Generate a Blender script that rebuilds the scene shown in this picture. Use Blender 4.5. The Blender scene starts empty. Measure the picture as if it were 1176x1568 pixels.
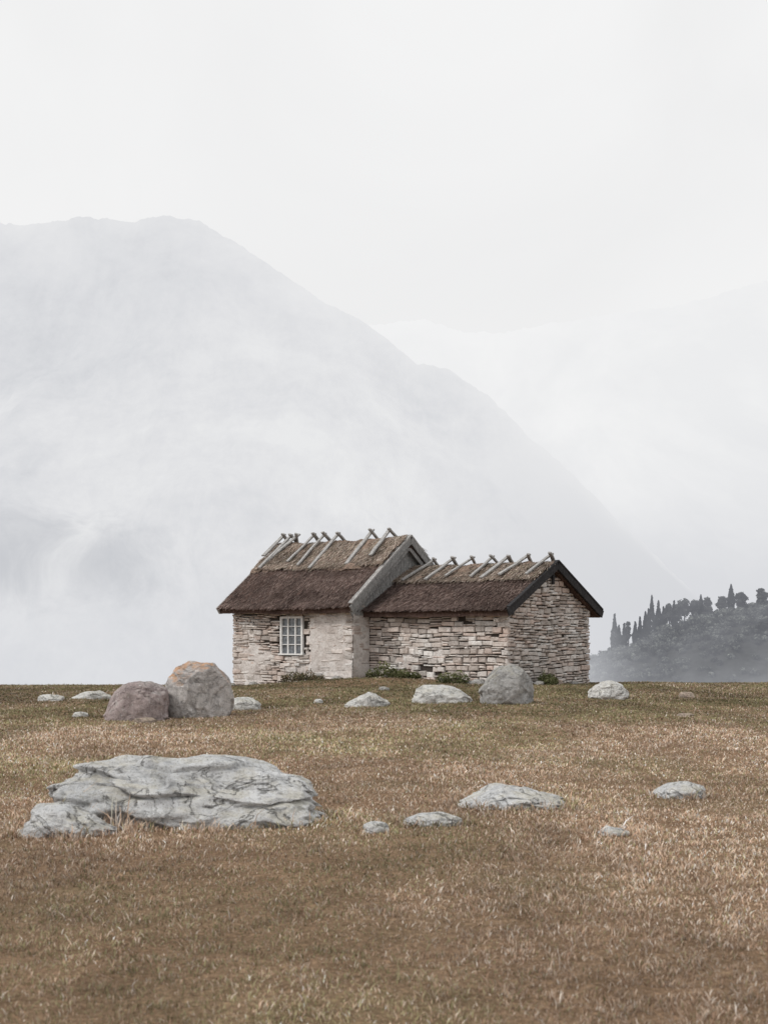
import bpy, bmesh, math, random
import numpy as np
from mathutils import Vector, noise as mn
random.seed(7); rng=np.random.default_rng(7)
scene=bpy.context.scene
scene.view_settings.view_transform='Standard'
scene.view_settings.look='None'
scene.view_settings.exposure=0

# ------------------------------------------------------------ helpers
_perm=rng.random((256,256))
def vn(x,y,seed=0):
    x=np.asarray(x,float)+seed*17.3; y=np.asarray(y,float)+seed*9.1
    xi=np.floor(x).astype(int); yi=np.floor(y).astype(int)
    fx=x-xi; fy=y-yi; fx=fx*fx*(3-2*fx); fy=fy*fy*(3-2*fy)
    g=lambda a,b:_perm[a%256,b%256]
    return (g(xi,yi)*(1-fx)+g(xi+1,yi)*fx)*(1-fy)+(g(xi,yi+1)*(1-fx)+g(xi+1,yi+1)*fx)*fy
def fbm(x,y,seed=0,o=4):
    s=0;a=.5;t=0
    for i in range(o):
        s=s+a*vn(np.asarray(x)*2**i,np.asarray(y)*2**i,seed+i); t+=a; a*=.5
    return s/t
def sstep(a,b,x):
    t=np.clip((np.asarray(x,float)-a)/(b-a),0,1); return t*t*(3-2*t)
def gz(x,y):
    x=np.asarray(x,float); y=np.asarray(y,float)
    k=.0015
    par=-k*np.clip(y-36,0,50)**2
    lin=-.15*np.clip(y-86,0,None)
    z=par+lin
    z=-70*(1-np.exp(z/70))
    z=z-np.clip(.03*(-x-2),0,.1)*sstep(32,44,y)
    z=z+.2*np.exp(-((x+.2)**2/10+(y-41.8)**2/4))
    near=np.exp(-((y-20)/60)**2)
    z=z+(fbm(x/2.2,y/2.2,3,3)-.5)*.10*near+(fbm(x/.35,y/.35,5,2)-.5)*.03*near
    return z
def mesh_obj(name,verts,faces,mat=None,smooth=False,parent=None,cols=None):
    me=bpy.data.meshes.new(name)
    verts=np.asarray(verts,np.float32)
    if isinstance(faces,list):
        me.from_pydata(verts.tolist(),[],faces)
    else:
        k=faces.shape[1]; n=len(faces)
        me.vertices.add(len(verts)); me.vertices.foreach_set('co',verts.ravel())
        me.loops.add(n*k); me.loops.foreach_set('vertex_index',faces.ravel().astype(np.int32))
        me.polygons.add(n); me.polygons.foreach_set('loop_start',np.arange(0,n*k,k,dtype=np.int32))
        me.update(calc_edges=True)
    if cols is not None:
        a=me.color_attributes.new('Col','FLOAT_COLOR','POINT')
        c=np.ones((len(verts),4),np.float32); c[:,:3]=cols
        a.data.foreach_set('color',c.ravel())
    if smooth: me.polygons.foreach_set('use_smooth',[True]*len(me.polygons))
    me.validate()
    ob=bpy.data.objects.new(name,me); scene.collection.objects.link(ob)
    if mat: me.materials.append(mat)
    if parent: ob.parent=parent
    return ob
def empty(name,loc=(0,0,0),rz=0):
    e=bpy.data.objects.new(name,None); e.location=loc; e.rotation_euler=(0,0,rz)
    scene.collection.objects.link(e); return e
def grid_faces(nx,ny):
    i=np.arange(nx-1)[:,None]*ny+np.arange(ny-1)[None,:]
    i=i.ravel(); return np.stack([i,i+ny,i+ny+1,i+1],1)

class M:
    def __init__(s,name,rough=.9,spec=.15):
        s.m=bpy.data.materials.new(name); s.m.use_nodes=True
        s.nt=s.m.node_tree; s.b=s.nt.nodes['Principled BSDF']
        s.b.inputs['Roughness'].default_value=rough
        s.b.inputs['Specular IOR Level'].default_value=spec
        s.out=s.nt.nodes['Material Output']
        s.tc=s.nt.nodes.new('ShaderNodeTexCoord').outputs['Object']
    def n(s,t): return s.nt.nodes.new(t)
    def l(s,a,b): s.nt.links.new(a,b)
    def noise(s,scale,detail=4,rough=.55,stretch=None,dist=0,coord=None):
        nn=s.n('ShaderNodeTexNoise'); nn.inputs['Scale'].default_value=scale
        nn.inputs['Detail'].default_value=detail; nn.inputs['Roughness'].default_value=rough
        nn.inputs['Distortion'].default_value=dist
        c=coord or s.tc
        if stretch:
            mp=s.n('ShaderNodeMapping'); mp.inputs['Scale'].default_value=stretch
            s.l(c,mp.inputs['Vector']); c=mp.outputs['Vector']
        s.l(c,nn.inputs['Vector']); return nn.outputs['Fac']
    def ramp(s,fac,stops):
        r=s.n('ShaderNodeValToRGB'); e=r.color_ramp.elements
        while len(e)<len(stops): e.new(.5)
        for i,(p,c) in enumerate(stops):
            e[i].position=p; e[i].color=(*(c if hasattr(c,'__len__') else (c,c,c)),1)
        s.l(fac,r.inputs['Fac']); return r.outputs['Color']
    def mix(s,fac,a,b,mode='MIX'):
        m=s.n('ShaderNodeMix'); m.data_type='RGBA'; m.blend_type=mode
        for idx,v in ((0,fac),(6,a),(7,b)):
            if isinstance(v,bpy.types.NodeSocket): s.l(v,m.inputs[idx])
            elif idx==0: m.inputs[0].default_value=v
            else: m.inputs[idx].default_value=(*v,1)
        return m.outputs[2]
    def math(s,op,a,b=None,clamp=False):
        m=s.n('ShaderNodeMath'); m.operation=op; m.use_clamp=clamp
        for i,v in enumerate((a,b)):
            if v is None: continue
            if isinstance(v,bpy.types.NodeSocket): s.l(v,m.inputs[i])
            else: m.inputs[i].default_value=v
        return m.outputs[0]
    def attr(s):
        a=s.n('ShaderNodeVertexColor'); a.layer_name='Col'; return a.outputs['Color']
    def col(s,c): s.l(c,s.b.inputs['Base Color'])
    def bump(s,h,strength=.5,dist=.02):
        b=s.n('ShaderNodeBump'); b.inputs['Strength'].default_value=strength
        b.inputs['Distance'].default_value=dist
        s.l(h,b.inputs['Height']); s.l(b.outputs['Normal'],s.b.inputs['Normal'])
    def pos(s,axis):
        x=s.n('ShaderNodeSeparateXYZ'); s.l(s.tc,x.inputs[0]); return x.outputs[axis]
    def maprange(s,v,a,b,c=0,d=1):
        r=s.n('ShaderNodeMapRange'); r.interpolation_type='SMOOTHSTEP'
        for i,k in ((1,a),(2,b),(3,c),(4,d)): r.inputs[i].default_value=k
        s.l(v,r.inputs[0]); return r.outputs[0]

# ------------------------------------------------------------ world, sun, camera
SUN_EL=math.radians(42); SUN_AZ=math.radians(-112)
w=bpy.data.worlds.new('World'); scene.world=w; w.use_nodes=True
nt=w.node_tree; bg=nt.nodes['Background']
sky=nt.nodes.new('ShaderNodeTexSky'); sky.sky_type='NISHITA'; sky.sun_disc=False
sky.sun_elevation=SUN_EL; sky.sun_rotation=SUN_AZ; sky.dust_density=4
hsv=nt.nodes.new('ShaderNodeHueSaturation'); hsv.inputs['Saturation'].default_value=.25
hsv.inputs['Value'].default_value=.10
nt.links.new(sky.outputs[0],hsv.inputs['Color'])
mx=nt.nodes.new('ShaderNodeMix'); mx.data_type='RGBA'; mx.inputs[0].default_value=.94
nt.links.new(hsv.outputs[0],mx.inputs[6])
tcw=nt.nodes.new('ShaderNodeTexCoord'); nw=nt.nodes.new('ShaderNodeTexNoise')
nw.inputs['Scale'].default_value=3; nw.inputs['Detail'].default_value=6; nw.inputs['Distortion'].default_value=.7
nt.links.new(tcw.outputs['Generated'],nw.inputs['Vector'])
rw=nt.nodes.new('ShaderNodeValToRGB'); rw.color_ramp.elements[0].position=.32; rw.color_ramp.elements[1].position=.68
rw.color_ramp.elements[0].color=(.885,.885,.887,1); rw.color_ramp.elements[1].color=(.95,.95,.95,1)
nt.links.new(nw.outputs['Fac'],rw.inputs[0]); nt.links.new(rw.outputs[0],mx.inputs[7])
nt.links.new(mx.outputs[2],bg.inputs[0]); bg.inputs[1].default_value=1.0

sd=bpy.data.lights.new('sun','SUN'); sd.energy=1.6; sd.angle=math.radians(10); sd.color=(1,.96,.91)
so=bpy.data.objects.new('sun',sd); scene.collection.objects.link(so)
dirv=Vector((math.sin(SUN_AZ)*math.cos(SUN_EL),math.cos(SUN_AZ)*math.cos(SUN_EL),math.sin(SUN_EL)))
so.rotation_euler=dirv.to_track_quat('Z','Y').to_euler(); so.location=dirv*60

cd=bpy.data.cameras.new('camera'); cam=bpy.data.objects.new('camera',cd); scene.collection.objects.link(cam)
cam.location=(0,0,1.5); cam.rotation_euler=(math.radians(90),0,0)
cd.sensor_fit='HORIZONTAL'; cd.sensor_width=36; cd.lens=63.67; cd.shift_y=188/1176
cd.clip_start=.1; cd.clip_end=8000
cd.dof.use_dof=True; cd.dof.focus_distance=34; cd.dof.aperture_fstop=6
scene.camera=cam

# ------------------------------------------------------------ materials
def ground_mat():
    m=M('ground_soil',.95,.05)
    n1=m.noise(.35,5); n2=m.noise(30,6,.7); n3=m.noise(2.2,5,.6)
    c=m.ramp(n1,[(.3,(.26,.18,.12)),(.5,(.27,.195,.13)),(.7,(.22,.185,.11))])
    c2=m.ramp(n3,[(.3,(.75,.71,.67)),(.7,(1.25,1.2,1.15))])
    c=m.mix(1,c,c2,'MULTIPLY')
    c3=m.ramp(n2,[(.3,(.5,.46,.44)),(.55,(1,1,1)),(.75,(2.0,1.9,1.8))])
    c=m.mix(1,c,c3,'MULTIPLY')
    c=m.mix(m.maprange(m.pos(1),80,400),c,(.5,.52,.56))  # distance haze painted into the far ground colour
    m.col(c); m.bump(n2,.8,.05); return m.m
def rock_mat(name,base,dark,lichen=(.5,.36,.2),lich_amt=.5,scale=1,spots=.4,veins=.6):
    m=M(name,.92,.1)
    n1=m.noise(1.1*scale,8,.65,dist=.6); n2=m.noise(7*scale,8,.75); n3=m.noise(45*scale,4,.7)
    c=m.ramp(n1,[(.28,dark),(.48,base),(.7,tuple(min(1,x*1.12) for x in base))])
    c=m.mix(1,c,m.ramp(n2,[(.3,(.50,.50,.51)),(.48,(.95,.95,.95)),(.7,(1.12,1.12,1.12))]),'MULTIPLY')
    c=m.mix(1,c,m.ramp(n3,[(.33,(.50,.48,.46)),(.47,(1,1,1))]),'MULTIPLY')
    g=m.n('ShaderNodeNewGeometry'); sx=m.n('ShaderNodeSeparateXYZ'); m.l(g.outputs['Normal'],sx.inputs[0])
    up=m.maprange(sx.outputs[2],.25,.9); ln=m.ramp(m.noise(2.6*scale,7,.7),[(.44,0),(.6,1)])
    f=m.math('MULTIPLY',up,ln); f=m.math('MULTIPLY',f,lich_amt)
    c=m.mix(f,c,lichen)
    ln2=m.ramp(m.noise(5*scale,7,.75),[(.55,0),(.63,1)])
    c=m.mix(m.math('MULTIPLY',ln2,spots),c,(.22,.215,.18))
    ln3=m.ramp(m.noise(9*scale,5,.7,stretch=(1,1.3,.8)),[(.60,0),(.66,1)])
    c=m.mix(m.math('MULTIPLY',ln3,.45),c,(.85,.86,.84))
    c=m.mix(1,c,m.ramp(g.outputs['Pointiness'],[(.38,(.25,.24,.23)),(.485,(1,1,1)),(.56,(1.12,1.12,1.12))]),'MULTIPLY')
    n4=m.noise(1.3*scale,7,.6,dist=.8,stretch=(1,1,1.6))
    fold=m.math('ABSOLUTE',m.math('SUBTRACT',n4,.5))
    fk=m.ramp(fold,[(.0,0),(.012,1)])
    br=m.ramp(m.noise(1.9*scale,3),[(.42,0),(.52,1)])
    c=m.mix(m.math('MULTIPLY',m.math('MULTIPLY',m.math('SUBTRACT',1,fk),br),veins),c,(.12,.115,.11))
    m.col(c)
    h=m.math('ADD',m.math('MULTIPLY',n2,1.0),m.math('MULTIPLY',n3,.3)); h=m.math('ADD',h,m.math('MULTIPLY',fk,.3))
    m.bump(h,.9,.07); return m.m
def stone_mat():
    m=M('limestone',.93,.08)
    n2=m.noise(7,6,.7); n3=m.noise(35,4,.7); n1=m.noise(.9,4)
    c=m.mix(1,m.attr(),m.ramp(n2,[(.3,(.62,.58,.55)),(.5,(1,1,1)),(.7,(1.1,1.1,1.1))]),'MULTIPLY')
    c=m.mix(1,c,m.ramp(n3,[(.33,(.55,.53,.51)),(.46,(1,1,1))]),'MULTIPLY')
    c=m.mix(1,c,m.ramp(n1,[(.35,(.86,.80,.77)),(.6,(1,1,1))]),'MULTIPLY')
    m.col(c); m.bump(n2,.8,.04); return m.m
def plaster_mat():
    m=M('lime_plaster',.95,.05)
    n=m.noise(2.2,7,.65); n2=m.noise(14,6,.7)
    c=m.ramp(n,[(.3,(.47,.415,.385)),(.5,(.66,.615,.585)),(.7,(.78,.755,.735))])
    c=m.mix(1,c,m.ramp(n2,[(.3,(.62,.60,.58)),(.5,(1,1,1)),(.7,(1.08,1.08,1.08))]),'MULTIPLY')
    m.col(c); m.bump(n2,.8,.04); return m.m
def attr_mat(name,rough=.95,spec=.05,var=30):
    m=M(name,rough,spec); c=m.attr()
    if var: c=m.mix(1,c,m.ramp(m.noise(var,4,.7),[(.3,(.7,.7,.7)),(.7,(1.2,1.2,1.2))]),'MULTIPLY')
    m.col(c); return m.m
def thatch_mat(name,a,b,c_):
    m=M(name,.95,.04)
    n=m.noise(6,8,.75,stretch=(6,.9,.9)); n1=m.noise(.8,4); n2=m.noise(22,5,.7)
    c=m.ramp(n,[(.3,a),(.5,b),(.72,c_)])
    c=m.mix(1,c,m.ramp(n1,[(.35,(.7,.68,.66)),(.65,(1.2,1.15,1.1))]),'MULTIPLY')
    c=m.mix(1,c,m.ramp(n2,[(.35,(.55,.55,.55)),(.6,(1.1,1.1,1.1))]),'MULTIPLY')
    m.col(c); m.bump(n2,1,.06); return m.m
def wood_mat(name,a,b):
    m=M(name,.85,.12)
    n=m.noise(5,6,.7,stretch=(3,3,1.2)); n2=m.noise(30,4)
    c=m.ramp(n,[(.3,a),(.65,b)])
    c=m.mix(1,c,m.ramp(n2,[(.35,(.65,.65,.65)),(.6,(1.05,1.05,1.05))]),'MULTIPLY')
    m.col(c); m.bump(n2,.4,.01); return m.m
def plain(name,c,rough=.6,spec=.3,var=.15):
    m=M(name,rough,spec); n=m.noise(12,4)
    m.col(m.ramp(n,[(.3,tuple(x*(1-var) for x in c)),(.7,tuple(min(1,x*(1+var)) for x in c))])); return m.m

MAT_ground=ground_mat(); MAT_stone=stone_mat(); MAT_plaster=plaster_mat()
MAT_strand=attr_mat('thatch_reed'); MAT_grass=attr_mat('dry_grass',.9,.05,0)
MAT_thatch=thatch_mat('thatch',(.07,.05,.045),(.145,.10,.088),(.22,.165,.145))
MAT_ridge=thatch_mat('ridge_thatch',(.15,.11,.09),(.30,.23,.19),(.43,.35,.295))
MAT_grey=wood_mat('weathered_wood',(.20,.195,.19),(.52,.51,.495))
MAT_barge=wood_mat('weathered_board',(.13,.13,.13),(.36,.355,.345))
MAT_black=wood_mat('tarred_wood_and_shadow',(.022,.022,.024),(.06,.058,.06))  # tarred boards, also the painted eaves shadow and gable opening
MAT_core=plain('wall_core',(.065,.055,.048),.95,.05)
MAT_white=plain('white_paint',(.78,.78,.77),.6,.3,.08)
MAT_glass=plain('window_glass',(.14,.155,.17),.08,.6,.6)

# ------------------------------------------------------------ ground
ys=np.concatenate([np.arange(-30,3,1.5),np.arange(3,50,.16),50+np.geomspace(.3,3300,90)])
xs=np.concatenate([-np.geomspace(13,2600,60)[::-1],np.arange(-12.8,12.9,.16),np.geomspace(13,2600,60)])
X,Y=np.meshgrid(xs,ys,indexing='ij')
V=np.stack([X,Y,gz(X,Y)],-1).reshape(-1,3)
mesh_obj('ground',V,grid_faces(len(xs),len(ys)),MAT_ground,True)

# ------------------------------------------------------------ rocks
ROCKS=[]
def rock(name,x,y,size,top,mat,seed=0,sub=5,planes=(),rot=0,sq=.7,rough=.07,prof=None,sink=.25,cut=(.85,1.02),chip=.03,lift=.3,cell=1.2,aniso=(1,1,1.1)):
    g=float(gz(x,y)); H=(top-g); ROCKS.append((x,y,size[0]/2,size[1]/2))
    bm=bmesh.new(); bmesh.ops.create_icosphere(bm,subdivisions=sub,radius=1)
    rnd=random.Random(seed)
    pl=list(planes)
    for i in range(8):
        n=Vector((rnd.uniform(-1,1),rnd.uniform(-1,1),rnd.uniform(-.1,1))).normalized()
        pl.append((n,rnd.uniform(*cut)))
    off=Vector((seed*3.1,seed*1.7,seed*.7))
    for v in bm.verts:
        p=v.co.copy()
        p=Vector([math.copysign(abs(c)**sq,c) for c in p])
        for n,c in pl:
            n=Vector(n).normalized(); d=p.dot(n)-c
            if d>0: p-=n*d*.85
        nz=mn.fractal(p*1.3+off,1.0,2.0,3)*rough*1.4+ mn.fractal(p*4+off,.9,2.1,5)*rough*.55
        wv=Vector((mn.noise(p*2+off),mn.noise(p*2+off*2),mn.noise(p*2-off)))*.35
        for sc,am in ((cell,chip),(cell*2.3,chip*.4)):
            q=Vector((p.x*aniso[0],p.y*aniso[1],p.z*aniso[2]))*sc+off+wv
            d,pts=mn.voronoi(q)
            cp=pts[0]; rd=Vector((mn.cell(cp*7.1),mn.cell(cp*5.3+Vector((3,1,2))),mn.cell(cp*9.7+Vector((8,4,1)))))*2-Vector((1,1,1))
            ed=d[1]-d[0]
            nz+=am*((q-cp).dot(rd)/sc*1.1)*min(1,ed/.12)
            nz-=am*.4*max(0,1-ed/.09)
        p+=p.normalized()*nz
        v.co=p
    zs=[v.co.z for v in bm.verts]; zmax=max(zs)
    x0=min(v.co.x for v in bm.verts); x1=max(v.co.x for v in bm.verts)
    for v in bm.verts:
        p=v.co; t=(p.x-x0)/(x1-x0)
        px=(t-.5)*size[0]; py=p.y*size[1]*.5
        pz=(p.z/zmax+lift)/(1+lift)
        if pz<0: pz*=sink/max(H,.05)
        if prof and pz>0: pz*=float(np.interp(t,*prof))
        v.co=Vector((px,py,pz*H))
    me=bpy.data.meshes.new(name); bm.to_mesh(me); bm.free()
    me.polygons.foreach_set('use_smooth',[True]*len(me.polygons)); me.materials.append(mat)
    ob=bpy.data.objects.new(name,me); ob.location=(x,y,g); ob.rotation_euler=(0,0,rot)
    scene.collection.objects.link(ob); return ob

R_white=rock_mat('pale_granite',(.72,.72,.70),(.48,.47,.46),(.58,.54,.43),.45,1.6)
R_front=rock_mat('pale_gneiss',(.74,.75,.755),(.46,.47,.485),(.60,.55,.42),.5,1.3,.45,.85)
R_orange=rock_mat('lichen_granite',(.58,.55,.53),(.36,.34,.33),(.58,.34,.20),1.0,1.3,veins=.15)
R_pink=rock_mat('pink_granite',(.44,.365,.355),(.30,.24,.24),(.56,.53,.50),.55,1.6,veins=.2)
R_dark=rock_mat('grey_granite',(.46,.455,.445),(.22,.215,.21),(.38,.35,.26),.6,1.8,veins=.3)
R_tan=rock_mat('tan_granite',(.46,.37,.31),(.28,.22,.18),(.5,.42,.3),.5,2.5)

rock('boulder',-3.38,25.05,(1.25,1.2),1.02,R_orange,3,6,planes=(((.55,-.95,.05),.72),((-.4,-.1,.9),1.02)),sq=.72,rough=.055,
     prof=([0,.12,.3,.6,.85,1],[.95,.98,1,1,.97,.93]),lift=.6,chip=.03,cut=(.93,1.08))
rock('boulder',-4.40,24.2,(1.15,1.1),.69,R_pink,8,6,planes=(((-.7,-.5,.35),.86),),sq=.65,rough=.055,
     prof=([0,.1,.25,.5,.85,1],[.62,.8,.92,.98,1,.98]),lift=.4,chip=.035,cut=(.93,1.08))
rock('boulder',2.66,29.4,(1.24,1.1),.86,R_dark,12,6,planes=(((.95,-.45,.0),.68),((-.7,-.1,.6),.92)),sq=.8,rough=.06,
     prof=([0,.12,.3,.5,.65,.85,1],[.62,.78,.93,1,1,.92,.78]),lift=.5,chip=.035,cut=(.93,1.08))
rock('boulder',-1.62,11.05,(2.28,1.15),.56,R_front,21,7,planes=(((.15,-.85,.45),.72),((.55,-.35,.7),.90),((-.5,-.5,.7),.92)),sq=.66,rough=.085,
     prof=([0,.05,.15,.3,.45,.65,.8,.9,.96,1],[.92,.98,1.0,.98,.93,.90,.84,.74,.62,.48]),sink=.2,chip=.07,lift=.42,cell=1.3,aniso=(1,1,1.2))
rock('rock',-2.38,10.25,(.72,.5),.25,R_front,23,6,sq=.75,rough=.08,sink=.15,prof=([0,.5,.8,1],[1,.92,.65,.35]),lift=.3,chip=.04)
rock('rock',-2.85,27.2,(.8,.7),.25,R_white,31,5)
rock('rock',-6.85,31.9,(.95,.7),.20,R_white,33,5,prof=([0,.3,.7,1],[.4,.8,1,.7]))
rock('rock',-7.6,31.0,(.6,.5),.14,R_white,34,5)
rock('rock',-.355,28.7,(.98,.7),.29,R_white,35,5,planes=(((-.5,-.3,.9),.7),),prof=([0,.3,.55,1],[.35,.75,1,.6]))
rock('rock',1.29,30.1,(1.36,1.0),.39,R_white,37,6,sq=.75,prof=([0,.15,.5,.8,1],[.85,1,1,.85,.55]),lift=.4)
rock('rock',5.28,31.9,(1.0,.9),.43,R_white,39,6,sq=.85,cut=(.92,1.05),prof=([0,.2,.5,.8,1],[.65,.88,1,.92,.65]),lift=.4)
rock('rock',1.13,12.0,(.98,.75),.180,R_front,41,6,planes=(((-.4,-.4,.8),.6),),sq=.85,rough=.08,prof=([0,.15,.3,.42,.6,.8,1],[.28,.58,.9,1,.85,.65,.35]),sink=.12,chip=.06,lift=.15,cell=1.1)
rock('rock',.386,10.8,(.48,.35),.10,R_front,43,5,sq=.85,rough=.08,sink=.12,prof=([0,.3,.6,1],[.45,.8,1,.6]))
rock('rock',-.06,10.35,(.2,.2),.075,R_front,45,4,sink=.1)
rock('rock',2.74,12.6,(.5,.4),.145,R_front,47,5,rough=.08,sink=.12,prof=([0,.3,.7,1],[.35,.8,1,.8]))
rock('rock',1.72,10.2,(.24,.2),.065,R_front,49,5,rough=.10,sink=.1,prof=([0,.3,.6,1],[.5,1,.7,.8]))
rock('rock',-4.1,23.3,(.4,.3),.08,R_tan,51,4)
rock('rock',-5.55,24.8,(.3,.3),.09,R_white,53,4)
rock('rock',5.45,24.6,(.3,.3),.08,R_tan,55,4)
rock('rock',7.2,32.3,(.4,.3),.14,R_tan,57,4)
rock('rock',-1.45,30,(.22,.2),.08,R_white,58,4)
rock('rock',.0,36.6,(.3,.3),.10,R_dark,59,4)

# grass
def grass():
    N=820000
    q=rng.random(N); p=.38; y0,y1=3.6**p,50.0**p
    y=(y0+q*(y1-y0))**(1/p)
    x=(rng.random(N)*2-1)*(.35*y+1.0)
    clump=fbm(x/.09,y/.09,11,2); keep=clump+rng.random(N)*.6>.52
    x=x[keep];y=y[keep];clump=clump[keep];n=len(x)
    z=gz(x,y)-.01
    f=np.clip(y/8,.5,4.2)
    big=fbm(x/1.5,y/3,21,3)
    h=(.012+.024*rng.random(n)**1.5)*(.45+1.1*clump)*(.7+.7*big)*(1+.12*np.clip(y/10,0,4))
    tall=rng.random(n)<.012; h=np.where(tall,h*1.8,h)
    for (rx,ry,ra,rb) in ROCKS:
        if ry>22: continue
        d=np.sqrt(((x-rx)/(ra+.06))**2+((y-ry)/(rb+.06))**2)
        h=h*(1+1.7*np.exp(-((d-1.02)/.16)**2)*(.3+rng.random(n)))
    wd=.0025*f*(.5+1.0*rng.random(n))
    ang=rng.random(n)*2*np.pi; lean=.1+(rng.random(n))*1.0
    face=rng.random(n)*2*np.pi
    sx,sy=np.cos(face)*wd,np.sin(face)*wd
    lx,ly=np.cos(ang)*lean*h,np.sin(ang)*lean*h
    P=np.zeros((n,5,3))
    P[:,0]=np.stack([x-sx*.8,y-sy*.8,z],1); P[:,1]=np.stack([x+sx*.8,y+sy*.8,z],1)
    P[:,2]=np.stack([x+sx+lx*.4,y+sy+ly*.4,z+h*.65],1)
    P[:,3]=np.stack([x-sx+lx*.4,y-sy+ly*.4,z+h*.65],1)
    P[:,4]=np.stack([x+lx,y+ly,z+h],1)
    pal=np.array([[.50,.36,.26],[.57,.445,.345],[.41,.27,.19],[.68,.565,.47],[.36,.325,.19],[.29,.27,.145],[.82,.73,.64]])
    g=fbm(x/2.5,y/5,31,3)
    olive=np.clip(sstep(.40,.62,g)*.45+sstep(18,34,y)*.45+.10,0,.85)
    r=rng.random(n)
    isol=r<olive
    r2=rng.random(n)
    idx=np.where(isol,np.where(r2<.55,4,5),np.where(r2<.32,0,np.where(r2<.58,1,np.where(r2<.76,2,np.where(r2<.91,3,6)))))
    c=pal[idx]*(.7+.6*rng.random((n,1)))
    pale=fbm(x/1.1,y/2.6,41,3); fine=fbm(x/.25,y/.4,43,2)
    tone=(.80+.50*sstep(.33,.7,pale))*(.70+.6*fine)*(1-.42*sstep(18,31,y))
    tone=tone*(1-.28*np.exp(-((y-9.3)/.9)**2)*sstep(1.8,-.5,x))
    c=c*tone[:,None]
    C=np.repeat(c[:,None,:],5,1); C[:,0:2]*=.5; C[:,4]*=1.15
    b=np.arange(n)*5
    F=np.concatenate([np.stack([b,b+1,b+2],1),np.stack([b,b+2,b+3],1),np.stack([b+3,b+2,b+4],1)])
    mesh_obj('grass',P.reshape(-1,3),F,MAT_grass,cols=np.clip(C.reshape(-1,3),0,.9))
grass()

# ------------------------------------------------------------ cottage
house=empty('stone_cottage',(3.654,40,0),math.radians(-38))
L=5.24; LL=5.21; WR=4.8; WL=5.34; FR=.825
RR=dict(yr=2.4,zr=3.70,s=.53); RL=dict(yr=1.845,zr=4.68,s=.745)
def stonecol():
    pal=[(.75,.725,.70),(.81,.79,.765),(.68,.625,.585),(.72,.67,.63),(.58,.54,.51),(.80,.77,.74),(.48,.445,.415),(.70,.61,.56)]
    return np.array(random.choice(pal))*random.uniform(.82,1.08)
def wall(name,o,d,n,length,ztop,holes=(),zb=-.6,bright=1.0):
    V=[];F=[];C=[]
    z=zb
    while z<5:
        h=random.choice([.07,.08,.09,.10,.12,.14,.16,.18])
        s=0.0
        while s<length-.02:
            l=random.uniform(.12,.52) if h<.13 else random.uniform(.2,.5)
            if s+l>length-.1: l=length-s
            wob=lambda q:.030*math.sin(q*1.7+z*.8)+.016*math.sin(q*4.1+z*1.3)
            s0,s1=s+.008,s+l-.012
            mid=(s0+s1)/2
            z0=z+wob(mid)
            hh=[(z0,h)]
            lim=ztop(mid)
            if h>.11 and random.random()<.25: hh=[(z0,h*.5),(z0+h*.5,h*.5)]
            for zz,hx in hh:
                if zz+hx*.5>lim: continue
                if any(a<s1-.03 and s0+.03<b and c<zz+hx-.03 and zz+.03<e for a,b,c,e in holes): continue
                if random.random()<.015: continue
                pr=random.uniform(-.02,.06); dep=-.13
                tilt=random.uniform(-.018,.018)
                e=min(.02,hx*.24)
                j=lambda a=.008:random.uniform(-a,a)
                b0=[(s0,zz),(s1,zz+tilt),(s1,zz+hx-.022+tilt),(s0,zz+hx-.022)]
                b0=[(a+j(.016),b+j(.011)) for a,b in b0]
                cs=sum(a for a,_ in b0)/4; cz=sum(b for _,b in b0)/4
                i0=len(V)
                for a,b in b0: V.append((a,b,dep))
                for a,b in b0: V.append((a,b,pr-e+j()))
                for a,b in b0:
                    V.append((a+math.copysign(e,cs-a)*1.3,b+math.copysign(e,cz-b),pr+j(.010)))
                for k in range(4):
                    k2=(k+1)%4
                    F.append((i0+k,i0+k2,i0+4+k2,i0+4+k)); F.append((i0+4+k,i0+4+k2,i0+8+k2,i0+8+k))
                F.append((i0+8,i0+9,i0+10,i0+11))
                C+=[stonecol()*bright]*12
            s+=l
        z+=h
    W=[(o[0]+d[0]*a+n[0]*p, o[1]+d[1]*a+n[1]*p, b) for a,b,p in V]
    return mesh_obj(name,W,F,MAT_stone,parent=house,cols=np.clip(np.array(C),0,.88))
def rl(R,y,drop=.20): return R['zr']-drop-R['s']*abs(y-R['yr'])
wx0=LL-3.04; wx1=LL-2.07
hole=[(wx0-.02,wx1+.02,.86,2.12)]
wall('front_wall_low_wing',(-L,0),(1,0),(0,-1),L,lambda s:2.28)
wall('gable_wall',(0,0),(0,1),(1,0),WR,lambda s:rl(RR,s,.16),bright=.92)  # shade of the right-facing gable painted into its stone colour
wall('front_wall_high_wing',(-L-LL,-FR),(1,0),(0,-1),LL,lambda s:2.32,hole)
wall('return_wall',(-L,-FR),(0,1),(1,0),FR,lambda s:rl(RL,s-FR,.25),bright=.8)  # stones darkened, painted shade on the side away from the sun
wall('end_gable_wall',(-L-LL,WL-FR),(0,-1),(-1,0),WL,lambda s:rl(RL,WL-FR-s,.2))
wall('back_wall_low_wing',(0,WR),(-1,0),(0,1),L,lambda s:2.2)
wall('back_wall_high_wing',(-L,WL-FR),(-1,0),(0,1),LL,lambda s:2.2)
def prism(name,x0,x1,poly,mat):
    n=len(poly); V=[(x0,a,b) for a,b in poly]+[(x1,a,b) for a,b in poly]
    F=[tuple(range(n))[::-1],tuple(range(n,2*n))]+[(i,(i+1)%n,n+(i+1)%n,n+i) for i in range(n)]
    return mesh_obj(name,V,F,mat,parent=house)
i_=.07
prism('wall_core_low_wing',-L+.01,-i_,[(i_,-.8),(WR-i_,-.8),(WR-i_,2.15),(2.4,3.45),(i_,2.15)],MAT_core)
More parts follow.
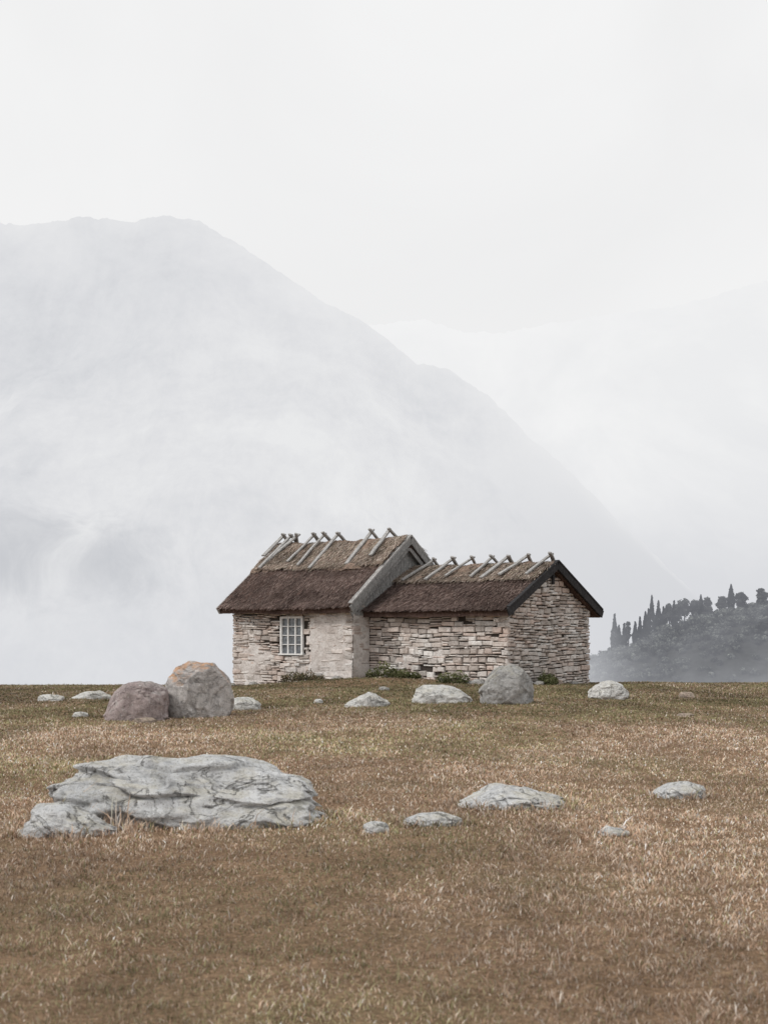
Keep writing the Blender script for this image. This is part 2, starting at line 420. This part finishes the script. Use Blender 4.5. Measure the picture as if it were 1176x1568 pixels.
prism('wall_core_high_wing',-L-LL+i_,-L-i_,[(-FR+i_,-.8),(WL-FR-i_,-.8),(WL-FR-i_,2.3),(1.845,4.3),(-FR+i_,2.3)],MAT_core)
def plaster(name,o,d,n,length,z0,z1,maskf,res=.05):
    ss=np.arange(0,length+1e-6,res); zz=np.arange(z0,z1,res)
    S,Z=np.meshgrid(ss,zz,indexing='ij')
    m=maskf(S,Z)
    P=-.05+.085*m+(fbm(S/.25,Z/.18,61,3)-.5)*.035
    W=np.stack([o[0]+d[0]*S+n[0]*P,o[1]+d[1]*S+n[1]*P,Z],-1).reshape(-1,3)
    F=grid_faces(len(ss),len(zz))
    k=(m>.06).ravel(); F=F[k[F].all(1)]
    mesh_obj(name,W,F,MAT_plaster,True,house)
def mk(S,Z):
    nz=fbm(S/.55,Z/.45,71,4)
    a=.15+.7*np.exp(-((S-1.0)/.8)**2)*sstep(1.6,.2,Z)+.75*sstep(3.35,3.6,S)*sstep(5.25,4.6,S)*sstep(2.5,1.9,Z)+.2*sstep(3.3,3.6,S)
    m=sstep(.42,.75,nz*.75+a*.5)
    m=m*(1-((S>wx0-.09)&(S<wx1+.09)&(Z>.82)))
    m=m*np.where((S>wx0-.15)&(S<wx1+.15)&(Z<=.82),.35,1)
    return np.clip(m,0,1)
plaster('front_plaster',(-L-LL,-FR),(1,0),(0,-1),LL,-.5,2.3,mk)
plaster('return_plaster',(-L,-FR),(0,1),(1,0),FR,-.4,2.4,lambda S,Z:sstep(.25,.5,fbm(S/.5,Z/.5,77,3)+.15))
plaster('low_wing_mortar',(-L,0),(1,0),(0,-1),L,-.4,2.2,lambda S,Z:.5*sstep(.6,.8,fbm(S/.6,Z/.4,79,3)))

def plank(name,p0,p1,wdir,w_,t,mat,parent=house,taper=1.0,jit=.004):
    p0=Vector(p0);p1=Vector(p1); a=(p1-p0).normalized(); wd=Vector(wdir); wd=(wd-a*wd.dot(a)).normalized(); td=a.cross(wd)
    V=[];ns=4
    for i in range(ns+1):
        f=i/ns; c=p0.lerp(p1,f); ww=w_*(1+(taper-1)*f)*.5
        c=c+wd*random.uniform(-jit,jit)+td*random.uniform(-jit,jit)
        for sa,sb in ((-1,-1),(1,-1),(1,1),(-1,1)):
            V.append(c+wd*ww*sa+td*t*.5*sb)
    F=[(3,2,1,0),tuple(ns*4+k for k in range(4))]
    for i in range(ns):
        for k in range(4):
            F.append((i*4+k,i*4+(k+1)%4,i*4+4+(k+1)%4,i*4+4+k))
    return mesh_obj(name,[tuple(v) for v in V],F,mat,parent=parent)

def thatch(name,x0,x1,yf,yb,R,thick,mat,lift=0,edge=0,seed=0,sag=0,nx=120,ny=72,amp=.03):
    xs_=np.linspace(x0,x1,nx); tt=np.linspace(0,1,ny)
    Xg,T=np.meshgrid(xs_,tt,indexing='ij')
    ef=yf+edge*(fbm(Xg*1.6,Xg*0,seed,4)-.5)*2
    eb=yb+edge*(fbm(Xg*1.6,Xg*0+5,seed,4)-.5)*2
    Yg=ef+(eb-ef)*T
    dy=np.abs(Yg-R['yr'])
    soft=.14
    base=R['zr']-R['s']*(np.sqrt(dy**2+soft**2)-soft*.6)
    nz=(fbm(Xg*1.1,Yg*1.1,seed+1,4)-.5)*amp*2+(fbm(Xg*5,Yg*3.5,seed+2,3)-.5)*amp*1.6
    sg=-sag*np.sin((Xg-x0)/(x1-x0)*math.pi)+(fbm(Xg*.9,Xg*0,seed+5,3)-.5)*sag*1.5
    edgeround=-thick*.35*np.exp(-np.minimum(Yg-ef,eb-Yg)/.05)
    Zt=base+lift+nz+sg+edgeround
    Zb=base+lift-thick+sg+(fbm(Xg*3,Yg*0,seed+8,3)-.5)*.05
    Vt=np.stack([Xg,Yg,Zt],-1).reshape(-1,3); Vb=np.stack([Xg,Yg,Zb],-1).reshape(-1,3)
    n=len(Vt); F=grid_faces(nx,ny); Fb=F[:,::-1]+n
    E=[]
    for i in range(nx-1):
        for j in (0,ny-1): a,b=i*ny+j,(i+1)*ny+j; E.append((a,b,b+n,a+n))
    for j in range(ny-1):
        for i in (0,nx-1): a,b=i*ny+j,i*ny+j+1; E.append((a,b,b+n,a+n))
    F=np.concatenate([F,Fb,np.array(E)])
    return mesh_obj(name,np.concatenate([Vt,Vb]),F,mat,False,house)
def strands(name,x0,x1,R,ya,yb,lift,n,cols,length=(.12,.3),sag=0,X0=None,X1=None,wid=.011,lump=0):
    x=rng.uniform(x0,x1,n); dist=ya+(yb-ya)*rng.random(n); side=np.where(rng.random(n)<.62,-1,1)
    sl=R['s']; ln=rng.uniform(*length,n); k=1/math.hypot(1,sl)
    m=rng.random(n)<.12; dist=np.where(m,yb-rng.random(n)*.1,dist)
    z=R['zr']-sl*(np.sqrt(dist**2+.14**2)-.084)+lift+rng.uniform(-.005,.035,n)-sag*np.sin((x-X0)/(X1-X0)*math.pi)
    z=z+lump*(fbm(x*2.2,dist*2.2,51,3)-.4)
    y=R['yr']+side*dist
    dx=rng.normal(0,.22,n)*ln; dy=side*k*ln; dz=-sl*k*ln+rng.uniform(-.01,.06,n)
    w_=wid*(.6+rng.random(n))
    P=np.zeros((n,4,3))
    P[:,0]=np.stack([x-w_,y,z],1);P[:,1]=np.stack([x+w_,y,z],1)
    P[:,2]=np.stack([x+w_*.5+dx,y+dy,z+dz],1);P[:,3]=np.stack([x-w_*.5+dx,y+dy,z+dz],1)
    pal=np.array(cols); c=pal[rng.integers(0,len(pal),n)]*(.6+.8*rng.random((n,1)))
    c=c*(.45+1.1*fbm(x*1.5,dist*1.8,5,3))[:,None]
    C=np.repeat(c[:,None,:],4,1); C[:,:2]*=.6
    b=np.arange(n)*4
    mesh_obj(name,P.reshape(-1,3),np.stack([b,b+1,b+2,b+3],1),MAT_strand,parent=house,cols=C.reshape(-1,3))
OH=.28
lowp=[(.155,.108,.093),(.20,.145,.125),(.13,.09,.08),(.28,.215,.19)]
upp=[(.35,.265,.215),(.45,.365,.305),(.27,.20,.16),(.31,.265,.195),(.55,.47,.405)]
thatch('thatch_low_wing',-L+.02,OH-.06,-.34,WR+.34,RR,.24,MAT_thatch,seed=2,amp=.04)
thatch('ridge_thatch_low_wing',-L+.02,OH-.05,RR['yr']-1.15,RR['yr']+1.15,RR,.13,MAT_ridge,lift=.085,edge=.22,seed=6,amp=.10,sag=.03)
strands('thatch_reeds_low_wing',-L,OH-.08,RR,.95,2.72,.0,16000,lowp,X0=-L,X1=OH)
strands('ridge_reeds_low_wing',-L,OH-.06,RR,.0,1.1,.09,10000,upp,X0=-L,X1=OH,sag=.03,lump=.10)
HX0=-L-LL-OH; HX1=-L+OH
thatch('thatch_high_wing',HX0+.04,HX1-.05,RL['yr']-3.03,RL['yr']+3.03,RL,.27,MAT_thatch,seed=12,sag=.05,amp=.05)
thatch('ridge_thatch_high_wing',HX0+.03,HX1-.05,RL['yr']-1.45,RL['yr']+1.45,RL,.15,MAT_ridge,lift=.10,edge=.35,seed=16,sag=.09,amp=.13)
strands('thatch_reeds_high_wing',HX0+.05,HX1-.06,RL,1.1,3.05,.0,19000,lowp,X0=HX0,X1=HX1,sag=.05)
strands('ridge_reeds_high_wing',HX0+.05,HX1-.06,RL,.0,1.35,.10,12000,upp,X0=HX0,X1=HX1,sag=.08,lump=.14)

def barge(nm,x,R,half,drop,w_,t,mat,up=.04):
    yr,zr,s=R['yr'],R['zr'],R['s']
    for side,tag in ((-1,'front'),(1,'back')):
        xo=x+(.004 if side>0 else 0)
        p0=(xo,yr,zr+up-drop); p1=(xo,yr+side*half,zr+up-drop-s*half)
        plank(nm+'_'+tag,p0,p1,(0,0,1),w_,t,mat,jit=.004)
barge('bargeboard_low_gable',OH-.02,RR,2.80,.10,.24,.05,MAT_black)
barge('barge_cap_low_gable',OH-.03,RR,2.78,-.045,.04,.12,MAT_black)
barge('bargeboard_high_gable',HX1,RL,3.10,.12,.20,.05,MAT_barge)
barge('barge_cap_high_gable',HX1-.05,RL,3.08,-.04,.05,.16,MAT_grey)
barge('inner_bargeboard_high_gable',HX1-.075,RL,3.0,.34,.17,.04,MAT_barge)
barge('bargeboard_end_gable',HX0,RL,3.10,.12,.24,.05,MAT_grey)
prism('gable_tip_opening',.03,.07,[(2.12,3.26),(2.68,3.26),(2.4,3.42)],MAT_black)  # black panel standing in for the dark opening at the peak
plank('gable_post',(.1,2.4,3.05),(.1,2.4,3.42),(0,1,0),.09,.06,MAT_black)
k=0; y=RL['yr']-2.6
while y<RL['yr']+2.6:
    wv=random.uniform(.13,.2); top=rl(RL,y+wv/2,.27)
    if top>2.35:
        plank('gable_board_%d'%k,(-L+.03+random.uniform(0,.012),y+wv/2,2.1),(-L+.03+random.uniform(0,.012),y+wv/2,top+.06),(0,1,0),wv-.012,.025,MAT_barge); k+=1
    y+=wv
plank('eaves_shadow_low_wing',(-L,-.02,2.16),(OH-.1,-.02,2.16),(0,0,1),.12,.16,MAT_black)  # dark strip added as the shadow beneath the thatch
plank('eaves_shadow_high_wing',(HX0+.1,-FR-.05,2.27),(HX1-.1,-FR-.05,2.27),(0,0,1),.10,.20,MAT_black)  # painted shadow strip under the high eaves

def rider(tag,x,R,flen,blen,lift,sk,wv):
    yr,zr,s=R['yr'],R['zr'],R['s']; c=1/math.hypot(1,s)
    o=.24*random.uniform(.8,1.2)
    for side,ln,dx in ((-1,flen,0),(1,blen,.13)):
        top=Vector((x+dx,yr-side*o*c*.8,zr+lift+s*o*c*1.0))
        bot=Vector((x+dx+sk*random.uniform(.5,1),yr+side*ln*c,zr+lift-s*ln*c+random.uniform(-.02,.04)))
        plank('ridge_rider_%s_%d'%(tag,0 if side<0 else 1),tuple(top),tuple(bot),(1,0,0),wv*random.uniform(.8,1.2),.05,MAT_grey,jit=.012,taper=random.uniform(.8,1.25))
for i,(f,ln,sk) in enumerate([(.985,1.15,-.1),(.925,1.9,-.05),(.87,1.8,-.65),(.74,1.5,-.1),(.66,1.75,.15),(.55,1.9,.1),(.30,1.75,.15),(.17,1.4,.2)]):
    rider('high_%d'%i,HX1-f*(LL+2*OH),RL,ln,.9,.25-.07*math.sin(f*3.14),sk,.12)
for i,(f,ln) in enumerate([(.055,1.15),(.20,1.2),(.335,1.3),(.45,1.25),(.585,1.2),(.72,1.35),(.86,1.4)]):
    rider('low_%d'%i,OH-.02-f*(L+OH),RR,ln,.8,.20,random.uniform(-.45,.1),.105)

wxa=-L-LL+wx0; wxb=-L-LL+wx1; yw=-FR
def wp(n_,x0,z0,x1,z1,w_,t,yy,mat=MAT_white):
    wd=(0,0,1) if abs(z1-z0)<1e-6 else (1,0,0)
    plank(n_,(x0,yy,z0),(x1,yy,z1),wd,w_,t,mat,jit=.0)
wp('window_frame_left',wxa+.03,.885,wxa+.03,2.095,.07,.09,yw+.01); wp('window_frame_right',wxb-.03,.885,wxb-.03,2.095,.07,.09,yw+.01)
wp('window_frame_top',wxa+.066,2.06,wxb-.066,2.06,.07,.086,yw+.01); wp('window_sill',wxa-.04,.86,wxb+.04,.86,.05,.15,yw-.01)
for i in (1,2):
    xx=wxa+(wxb-wxa)*i/3; wp('window_mullion_%d'%i,xx,.886,xx,2.024,.045,.06,yw+.012)
for i in (1,2,3):
    zz=.885+1.18*i/4
    for q in range(3):
        xa=wxa+(wxb-wxa)*q/3+(.066 if q==0 else .026); xb=wxa+(wxb-wxa)*(q+1)/3-(.066 if q==2 else .026)
        wp('window_bar_%d_%d'%(i,q),xa,zz,xb,zz,.024,.04,yw+.014)
mesh_obj('window_glass',[(wxa,yw+.035,.88),(wxb,yw+.035,.88),(wxb,yw+.035,2.08),(wxa,yw+.035,2.08)],[(0,1,2,3)],MAT_glass,parent=house)

def world(lx,ly):
    a=math.radians(-38); return 3.654+lx*math.cos(a)-ly*math.sin(a), 40+lx*math.sin(a)+ly*math.cos(a)
for i,(lx,ly,s_) in enumerate([(-.3,-.35,.3),(-.75,-.45,.34),(-1.1,-.3,.22),(-1.6,-.4,.3),(.45,.3,.3),(.5,.9,.25),(.35,-.2,.26),(-2.1,-.35,.24),(-5.6,-1.15,.3),(-6.6,-1.1,.24),(-9.2,-1.15,.26),(-10.2,-1.2,.3),(.4,2.1,.28),(.4,3.2,.2)]):
    x_,y_=world(lx,ly); g=float(gz(x_,y_))
    rock('rubble_stone',x_,y_,(s_*1.3,s_),g+s_*.5,R_dark if i%3 else R_tan,80+i,3,rough=.14)

# ------------------------------------------------------------ weeds
def leafy(name,x,y,wd,dp,ht,n,cols,leaf=.035):
    g=float(gz(x,y)); a=rng.random(n)*2*np.pi; r=np.sqrt(rng.random(n))
    px=np.cos(a)*r*wd/2; py=np.sin(a)*r*dp/2
    hm=ht*(1-r**2*.6)*(.45+.9*vn(px*5+x,py*5+y,3)); pz=hm*rng.random(n)**.7
    c0=np.stack([px,py,pz],1)
    d1=rng.normal(size=(n,3)); d1/=np.linalg.norm(d1,axis=1)[:,None]
    d2=np.cross(d1,rng.normal(size=(n,3))); d2/=np.linalg.norm(d2,axis=1)[:,None]
    s=(leaf*(.5+rng.random(n)))[:,None]
    P=np.stack([c0-d1*s,c0+d2*s*.5,c0+d1*s,c0-d2*s*.5],1)
    c=np.array(cols)[rng.integers(0,len(cols),n)]*(.5+.8*(pz/ht))[:,None]
    b=np.arange(n)*4
    o=mesh_obj(name,P.reshape(-1,3),np.stack([b,b+1,b+2,b+3],1),MAT_grass,cols=np.repeat(c,4,0))
    o.location=(x,y,g); return o
green=[(.12,.14,.06),(.16,.17,.08),(.10,.11,.05),(.22,.21,.12)]
drk=[(.15,.14,.08),(.20,.15,.10),(.12,.12,.07),(.25,.2,.13)]
x_,y_=world(-7.0,-1.35); leafy('weed_bush',x_,y_,1.2,.6,.55,1100,drk)
x_,y_=world(-6.4,-1.25); leafy('weed_bush',x_,y_,.6,.5,.36,450,drk)
x_,y_=world(-4.1,-.6); leafy('nettle_bush',x_,y_,1.3,.7,.46,1300,green)
x_,y_=world(-3.3,-.5); leafy('nettle_bush',x_,y_,.8,.5,.3,600,green)
x_,y_=world(-1.5,-.7); leafy('nettle_bush',x_,y_,1.0,.6,.40,800,green)
x_,y_=world(.45,1.5); leafy('nettle_bush',x_,y_,.6,1.6,.40,1000,green)

# ------------------------------------------------------------ mountains, mist painted into their colour
def painted_haze_mat(name,kind):  # glowing colour painted on the slopes as mist, no fog volume
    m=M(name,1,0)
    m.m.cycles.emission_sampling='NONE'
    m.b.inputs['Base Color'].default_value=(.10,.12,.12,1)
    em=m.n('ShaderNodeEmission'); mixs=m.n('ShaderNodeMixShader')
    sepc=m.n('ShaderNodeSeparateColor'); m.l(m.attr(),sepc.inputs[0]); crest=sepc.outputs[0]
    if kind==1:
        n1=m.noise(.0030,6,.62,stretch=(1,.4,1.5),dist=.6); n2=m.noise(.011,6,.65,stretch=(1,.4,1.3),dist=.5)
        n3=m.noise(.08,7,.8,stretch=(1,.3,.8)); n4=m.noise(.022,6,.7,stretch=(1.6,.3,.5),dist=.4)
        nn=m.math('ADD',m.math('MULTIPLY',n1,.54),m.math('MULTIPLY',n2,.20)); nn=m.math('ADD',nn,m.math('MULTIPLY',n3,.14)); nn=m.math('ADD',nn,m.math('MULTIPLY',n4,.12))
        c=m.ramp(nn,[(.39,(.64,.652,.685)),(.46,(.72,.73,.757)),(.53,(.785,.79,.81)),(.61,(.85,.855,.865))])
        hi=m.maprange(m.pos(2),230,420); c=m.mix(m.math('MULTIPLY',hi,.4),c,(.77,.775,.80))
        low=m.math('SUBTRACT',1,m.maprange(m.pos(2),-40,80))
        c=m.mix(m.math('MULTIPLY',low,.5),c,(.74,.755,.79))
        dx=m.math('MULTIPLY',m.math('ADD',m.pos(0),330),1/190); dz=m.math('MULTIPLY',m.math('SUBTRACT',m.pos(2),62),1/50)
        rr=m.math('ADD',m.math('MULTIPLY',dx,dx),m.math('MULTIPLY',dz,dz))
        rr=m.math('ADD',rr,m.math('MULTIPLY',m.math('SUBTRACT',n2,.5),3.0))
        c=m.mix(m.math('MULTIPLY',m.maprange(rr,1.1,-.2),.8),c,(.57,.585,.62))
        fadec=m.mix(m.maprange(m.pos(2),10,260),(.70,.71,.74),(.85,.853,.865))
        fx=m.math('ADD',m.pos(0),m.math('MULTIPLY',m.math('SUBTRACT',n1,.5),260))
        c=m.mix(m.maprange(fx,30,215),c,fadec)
        cr=m.math('MULTIPLY',crest,m.math('ADD',.25,m.math('MULTIPLY',m.math('SUBTRACT',n2,.3),1.0)),True)  # pale mist painted along the ridge line
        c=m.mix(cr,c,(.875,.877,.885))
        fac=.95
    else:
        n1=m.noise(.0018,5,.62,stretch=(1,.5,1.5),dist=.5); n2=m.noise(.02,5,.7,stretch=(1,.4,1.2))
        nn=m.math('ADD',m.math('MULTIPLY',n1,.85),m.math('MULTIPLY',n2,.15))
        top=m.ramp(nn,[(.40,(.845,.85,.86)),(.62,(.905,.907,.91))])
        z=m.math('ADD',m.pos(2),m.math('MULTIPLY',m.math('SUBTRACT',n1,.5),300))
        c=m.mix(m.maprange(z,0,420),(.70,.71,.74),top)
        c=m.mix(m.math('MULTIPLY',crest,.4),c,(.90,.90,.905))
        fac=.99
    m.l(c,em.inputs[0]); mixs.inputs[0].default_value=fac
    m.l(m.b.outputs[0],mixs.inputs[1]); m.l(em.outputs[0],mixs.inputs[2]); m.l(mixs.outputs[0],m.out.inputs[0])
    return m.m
def mountain(name,pts,Yr,Yf,mat,nx=800,nt=90,rough=6,seed=0,foot=-80):
    px=np.array([p[0] for p in pts]);pz=np.array([p[1] for p in pts])
    xs_=np.linspace(px[0],px[-1],nx); zr=np.interp(xs_,px,pz)
    zr=zr+(fbm(xs_/40,xs_*0,seed,5)-.5)*rough*2.2+(fbm(xs_/6,xs_*0,seed+3,3)-.5)*rough*.9
    tt=np.linspace(-.35,1,nt)
    Xg,T=np.meshgrid(xs_,tt,indexing='ij'); Zr=zr[:,None]
    Z=foot+(Zr-foot)*np.clip(1-np.abs(T)**.9*np.where(T<0,2.2,1),0,1)
    amp=np.clip(np.abs(T)*4,0,1)*(1-np.clip(T,0,1))
    Z=Z+(fbm(Xg/70,T*5,seed+7,5)-.55)*80*amp*(Zr/400).clip(.1,1)
    Yg=Yr-(Yr-Yf)*T+(fbm(Xg/90,T*3,seed+9,5)-.5)*240*np.clip(np.abs(T)*2,0,1)
    cr=np.exp(-np.abs(T)*16).reshape(-1,1).repeat(3,1)
    mesh_obj(name,np.stack([Xg,Yg,Z],-1).reshape(-1,3),grid_faces(nx,nt),mat,True,cols=cr)
K=1500/2080
R1=[(-1100,330),(-760,400),(-520,455)]+[((a-588)*K,1.5+(972-b)*K) for a,b in [(60,337),(118,328),(200,334),(250,325),(300,333),(350,362),(400,395),(450,430),(500,462),(540,480),(580,508),(640,555),(690,562),(740,600),(800,655),(850,700),(900,748),(950,800),(1010,860),(1080,930)]]
mountain('mountain',R1,1500,950,painted_haze_mat('mountain_painted_mist',1),rough=6,seed=3)
K=2700/2080
R2=[((a-588)*K,1.5+(972-b)*K) for a,b in [(-400,600),(400,520),(580,492),(650,485),(700,500),(750,510),(800,500),(870,490),(950,476),(1030,468),(1058,458),(1120,440),(1200,420),(1400,440),(1700,600)]]
mountain('distant_mountain',R2,2700,1900,painted_haze_mat('far_mountain_painted_mist',2),rough=9,seed=13,foot=-120)

# ------------------------------------------------------------ wooded hill with cypresses (450 m away)
def painted_haze_tree(name,fac):  # air haze painted as glowing colour over the foliage
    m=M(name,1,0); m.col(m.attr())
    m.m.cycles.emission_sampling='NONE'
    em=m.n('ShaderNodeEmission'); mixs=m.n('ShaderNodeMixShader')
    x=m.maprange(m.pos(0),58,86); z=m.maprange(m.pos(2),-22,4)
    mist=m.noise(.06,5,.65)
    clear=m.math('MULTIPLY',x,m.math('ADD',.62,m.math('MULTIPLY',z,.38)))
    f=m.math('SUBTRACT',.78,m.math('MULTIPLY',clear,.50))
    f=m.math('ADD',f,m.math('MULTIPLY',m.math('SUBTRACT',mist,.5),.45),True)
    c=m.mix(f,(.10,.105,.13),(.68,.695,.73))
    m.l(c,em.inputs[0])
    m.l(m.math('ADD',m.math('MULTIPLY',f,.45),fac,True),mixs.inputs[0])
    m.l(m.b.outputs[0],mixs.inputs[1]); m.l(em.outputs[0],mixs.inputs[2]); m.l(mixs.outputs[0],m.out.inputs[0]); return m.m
MT=painted_haze_tree('foliage_painted_haze',.42)
hx=np.array([30,50,68,78,86,92,101,112,127,160,220]); hz=np.array([-60,-28,-7.0,-3.8,-1.5,2.5,6,8.5,11,13,5])
xs_=np.linspace(30,220,200); tt=np.linspace(-1,1,40)
Xg,T=np.meshgrid(xs_,tt,indexing='ij'); Zr=np.interp(Xg,hx,hz)
Z=-75+(Zr+75)*(1-np.abs(T)**1.6); Yg=450+T*110
hV=np.stack([Xg,Yg,Z+(fbm(Xg/6,Yg/6,4,3)-.5)*2],-1).reshape(-1,3)
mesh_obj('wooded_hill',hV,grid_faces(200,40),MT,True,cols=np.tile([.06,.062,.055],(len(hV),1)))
def hz_at(x,y):
    t=(y-450)/110; return -75+(np.interp(x,hx,hz)+75)*(1-abs(t)**1.6)
def blob(c,r,n,leaf,P,C,tone=1):
    v=rng.normal(size=(n,3)); v/=np.linalg.norm(v,axis=1)[:,None]
    rr=(.45+.65*rng.random(n))[:,None]; c0=np.array(c)+v*np.array(r)*rr
    d1=rng.normal(size=(n,3)); d1/=np.linalg.norm(d1,axis=1)[:,None]
    d2=np.cross(d1,v+.01); d2/=np.linalg.norm(d2,axis=1)[:,None]
    s=(leaf*(.5+rng.random(n)))[:,None]
    P.append(np.stack([c0-d1*s,c0+d2*s,c0+d1*s,c0-d2*s],1).reshape(-1,3))
    c_=np.array([.058,.062,.055])*tone*(.3+1.6*(v[:,2:3]*.5+.5))*(.6+.8*rng.random((n,1)))
    C.append(np.repeat(c_,4,0))
P=[];C=[]
for i in range(680):
    x=rng.uniform(58,150); y=450-abs(rng.normal(0,20)); z=float(hz_at(x,y))
    r=rng.uniform(.7,2.1); blob((x,y,z+r*.4),(r,r,r*.85),90,.36,P,C,rng.uniform(.4,2.6))
for (x,top,wd) in [(94.5,12.4,2.8),(99.6,14.8,4.2),(97.2,11.8,2.8),(102.8,13.2,3.2),(107,14,3.8),(112,14.5,4),(118,16,4),(125,17,4),(81.0,6.6,1.8),(93,10,1.8)]:
    b=float(np.interp(x,hx,hz)); H=top-b
    for q in range(20):
        f=.30+.68*rng.random(); a=rng.random()*6.28; rr=wd*.42*rng.random()*math.sqrt(max(.05,1-((f-.62)/.42)**2))
        blob((x+math.cos(a)*rr,450+math.sin(a)*rr,b+H*(f*.86+.02)),(wd*.30,wd*.30,min(H*.13,wd*.30)),110,.26,P,C)
    tw=.25
    P.append(np.array([[x-tw,450,b-1],[x+tw,450,b-1],[x+tw*.6,450,b+H*.8],[x-tw*.6,450,b+H*.8]])); C.append(np.tile([.04,.035,.03],(4,1)))
P=np.concatenate(P);C=np.concatenate(C); b=np.arange(len(P)//4)*4
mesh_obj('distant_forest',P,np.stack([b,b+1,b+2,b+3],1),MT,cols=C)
P=[];C=[]
for (x,top,wd) in [(76.4,8.2,1.2),(79.6,5.0,1.0),(83.2,5.6,.9),(84.8,7.2,1.0),(86.6,9.0,1.1),(88.7,14.4,1.3),(90.9,12.6,1.15),(87.6,9.9,1.0),(92.6,10.6,1.0),(77.8,4.5,1.0),(96.1,12.6,.9),(105,14.5,1.1),(115,18,1.2)]:
    b=float(np.interp(x,hx,hz))-1; H=top-b
    n=1600; f=rng.random(n); rad=wd*np.minimum(1,(1-f)*1.9+.04)*np.minimum(1,.5+f*3)*(.5+.55*rng.random(n))*(.8+.4*vn(f*9,f*0+x,2))
    a=rng.random(n)*6.28; c0=np.stack([x+np.cos(a)*rad,450+np.sin(a)*rad,b+f*H],1)
    d1=np.stack([rng.normal(0,.2,n),rng.normal(0,.2,n),np.ones(n)],1)*.45; d2=rng.normal(size=(n,3))*.14
    P.append(np.stack([c0-d1,c0+d2,c0+d1,c0-d2],1).reshape(-1,3))
    C.append(np.repeat(np.array([.03,.036,.03])*(.5+rng.random((n,1))),4,0))
P=np.concatenate(P);C=np.concatenate(C); b=np.arange(len(P)//4)*4
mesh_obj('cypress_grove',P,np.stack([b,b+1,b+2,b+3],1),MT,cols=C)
print('OBJECTS',len(bpy.data.objects))
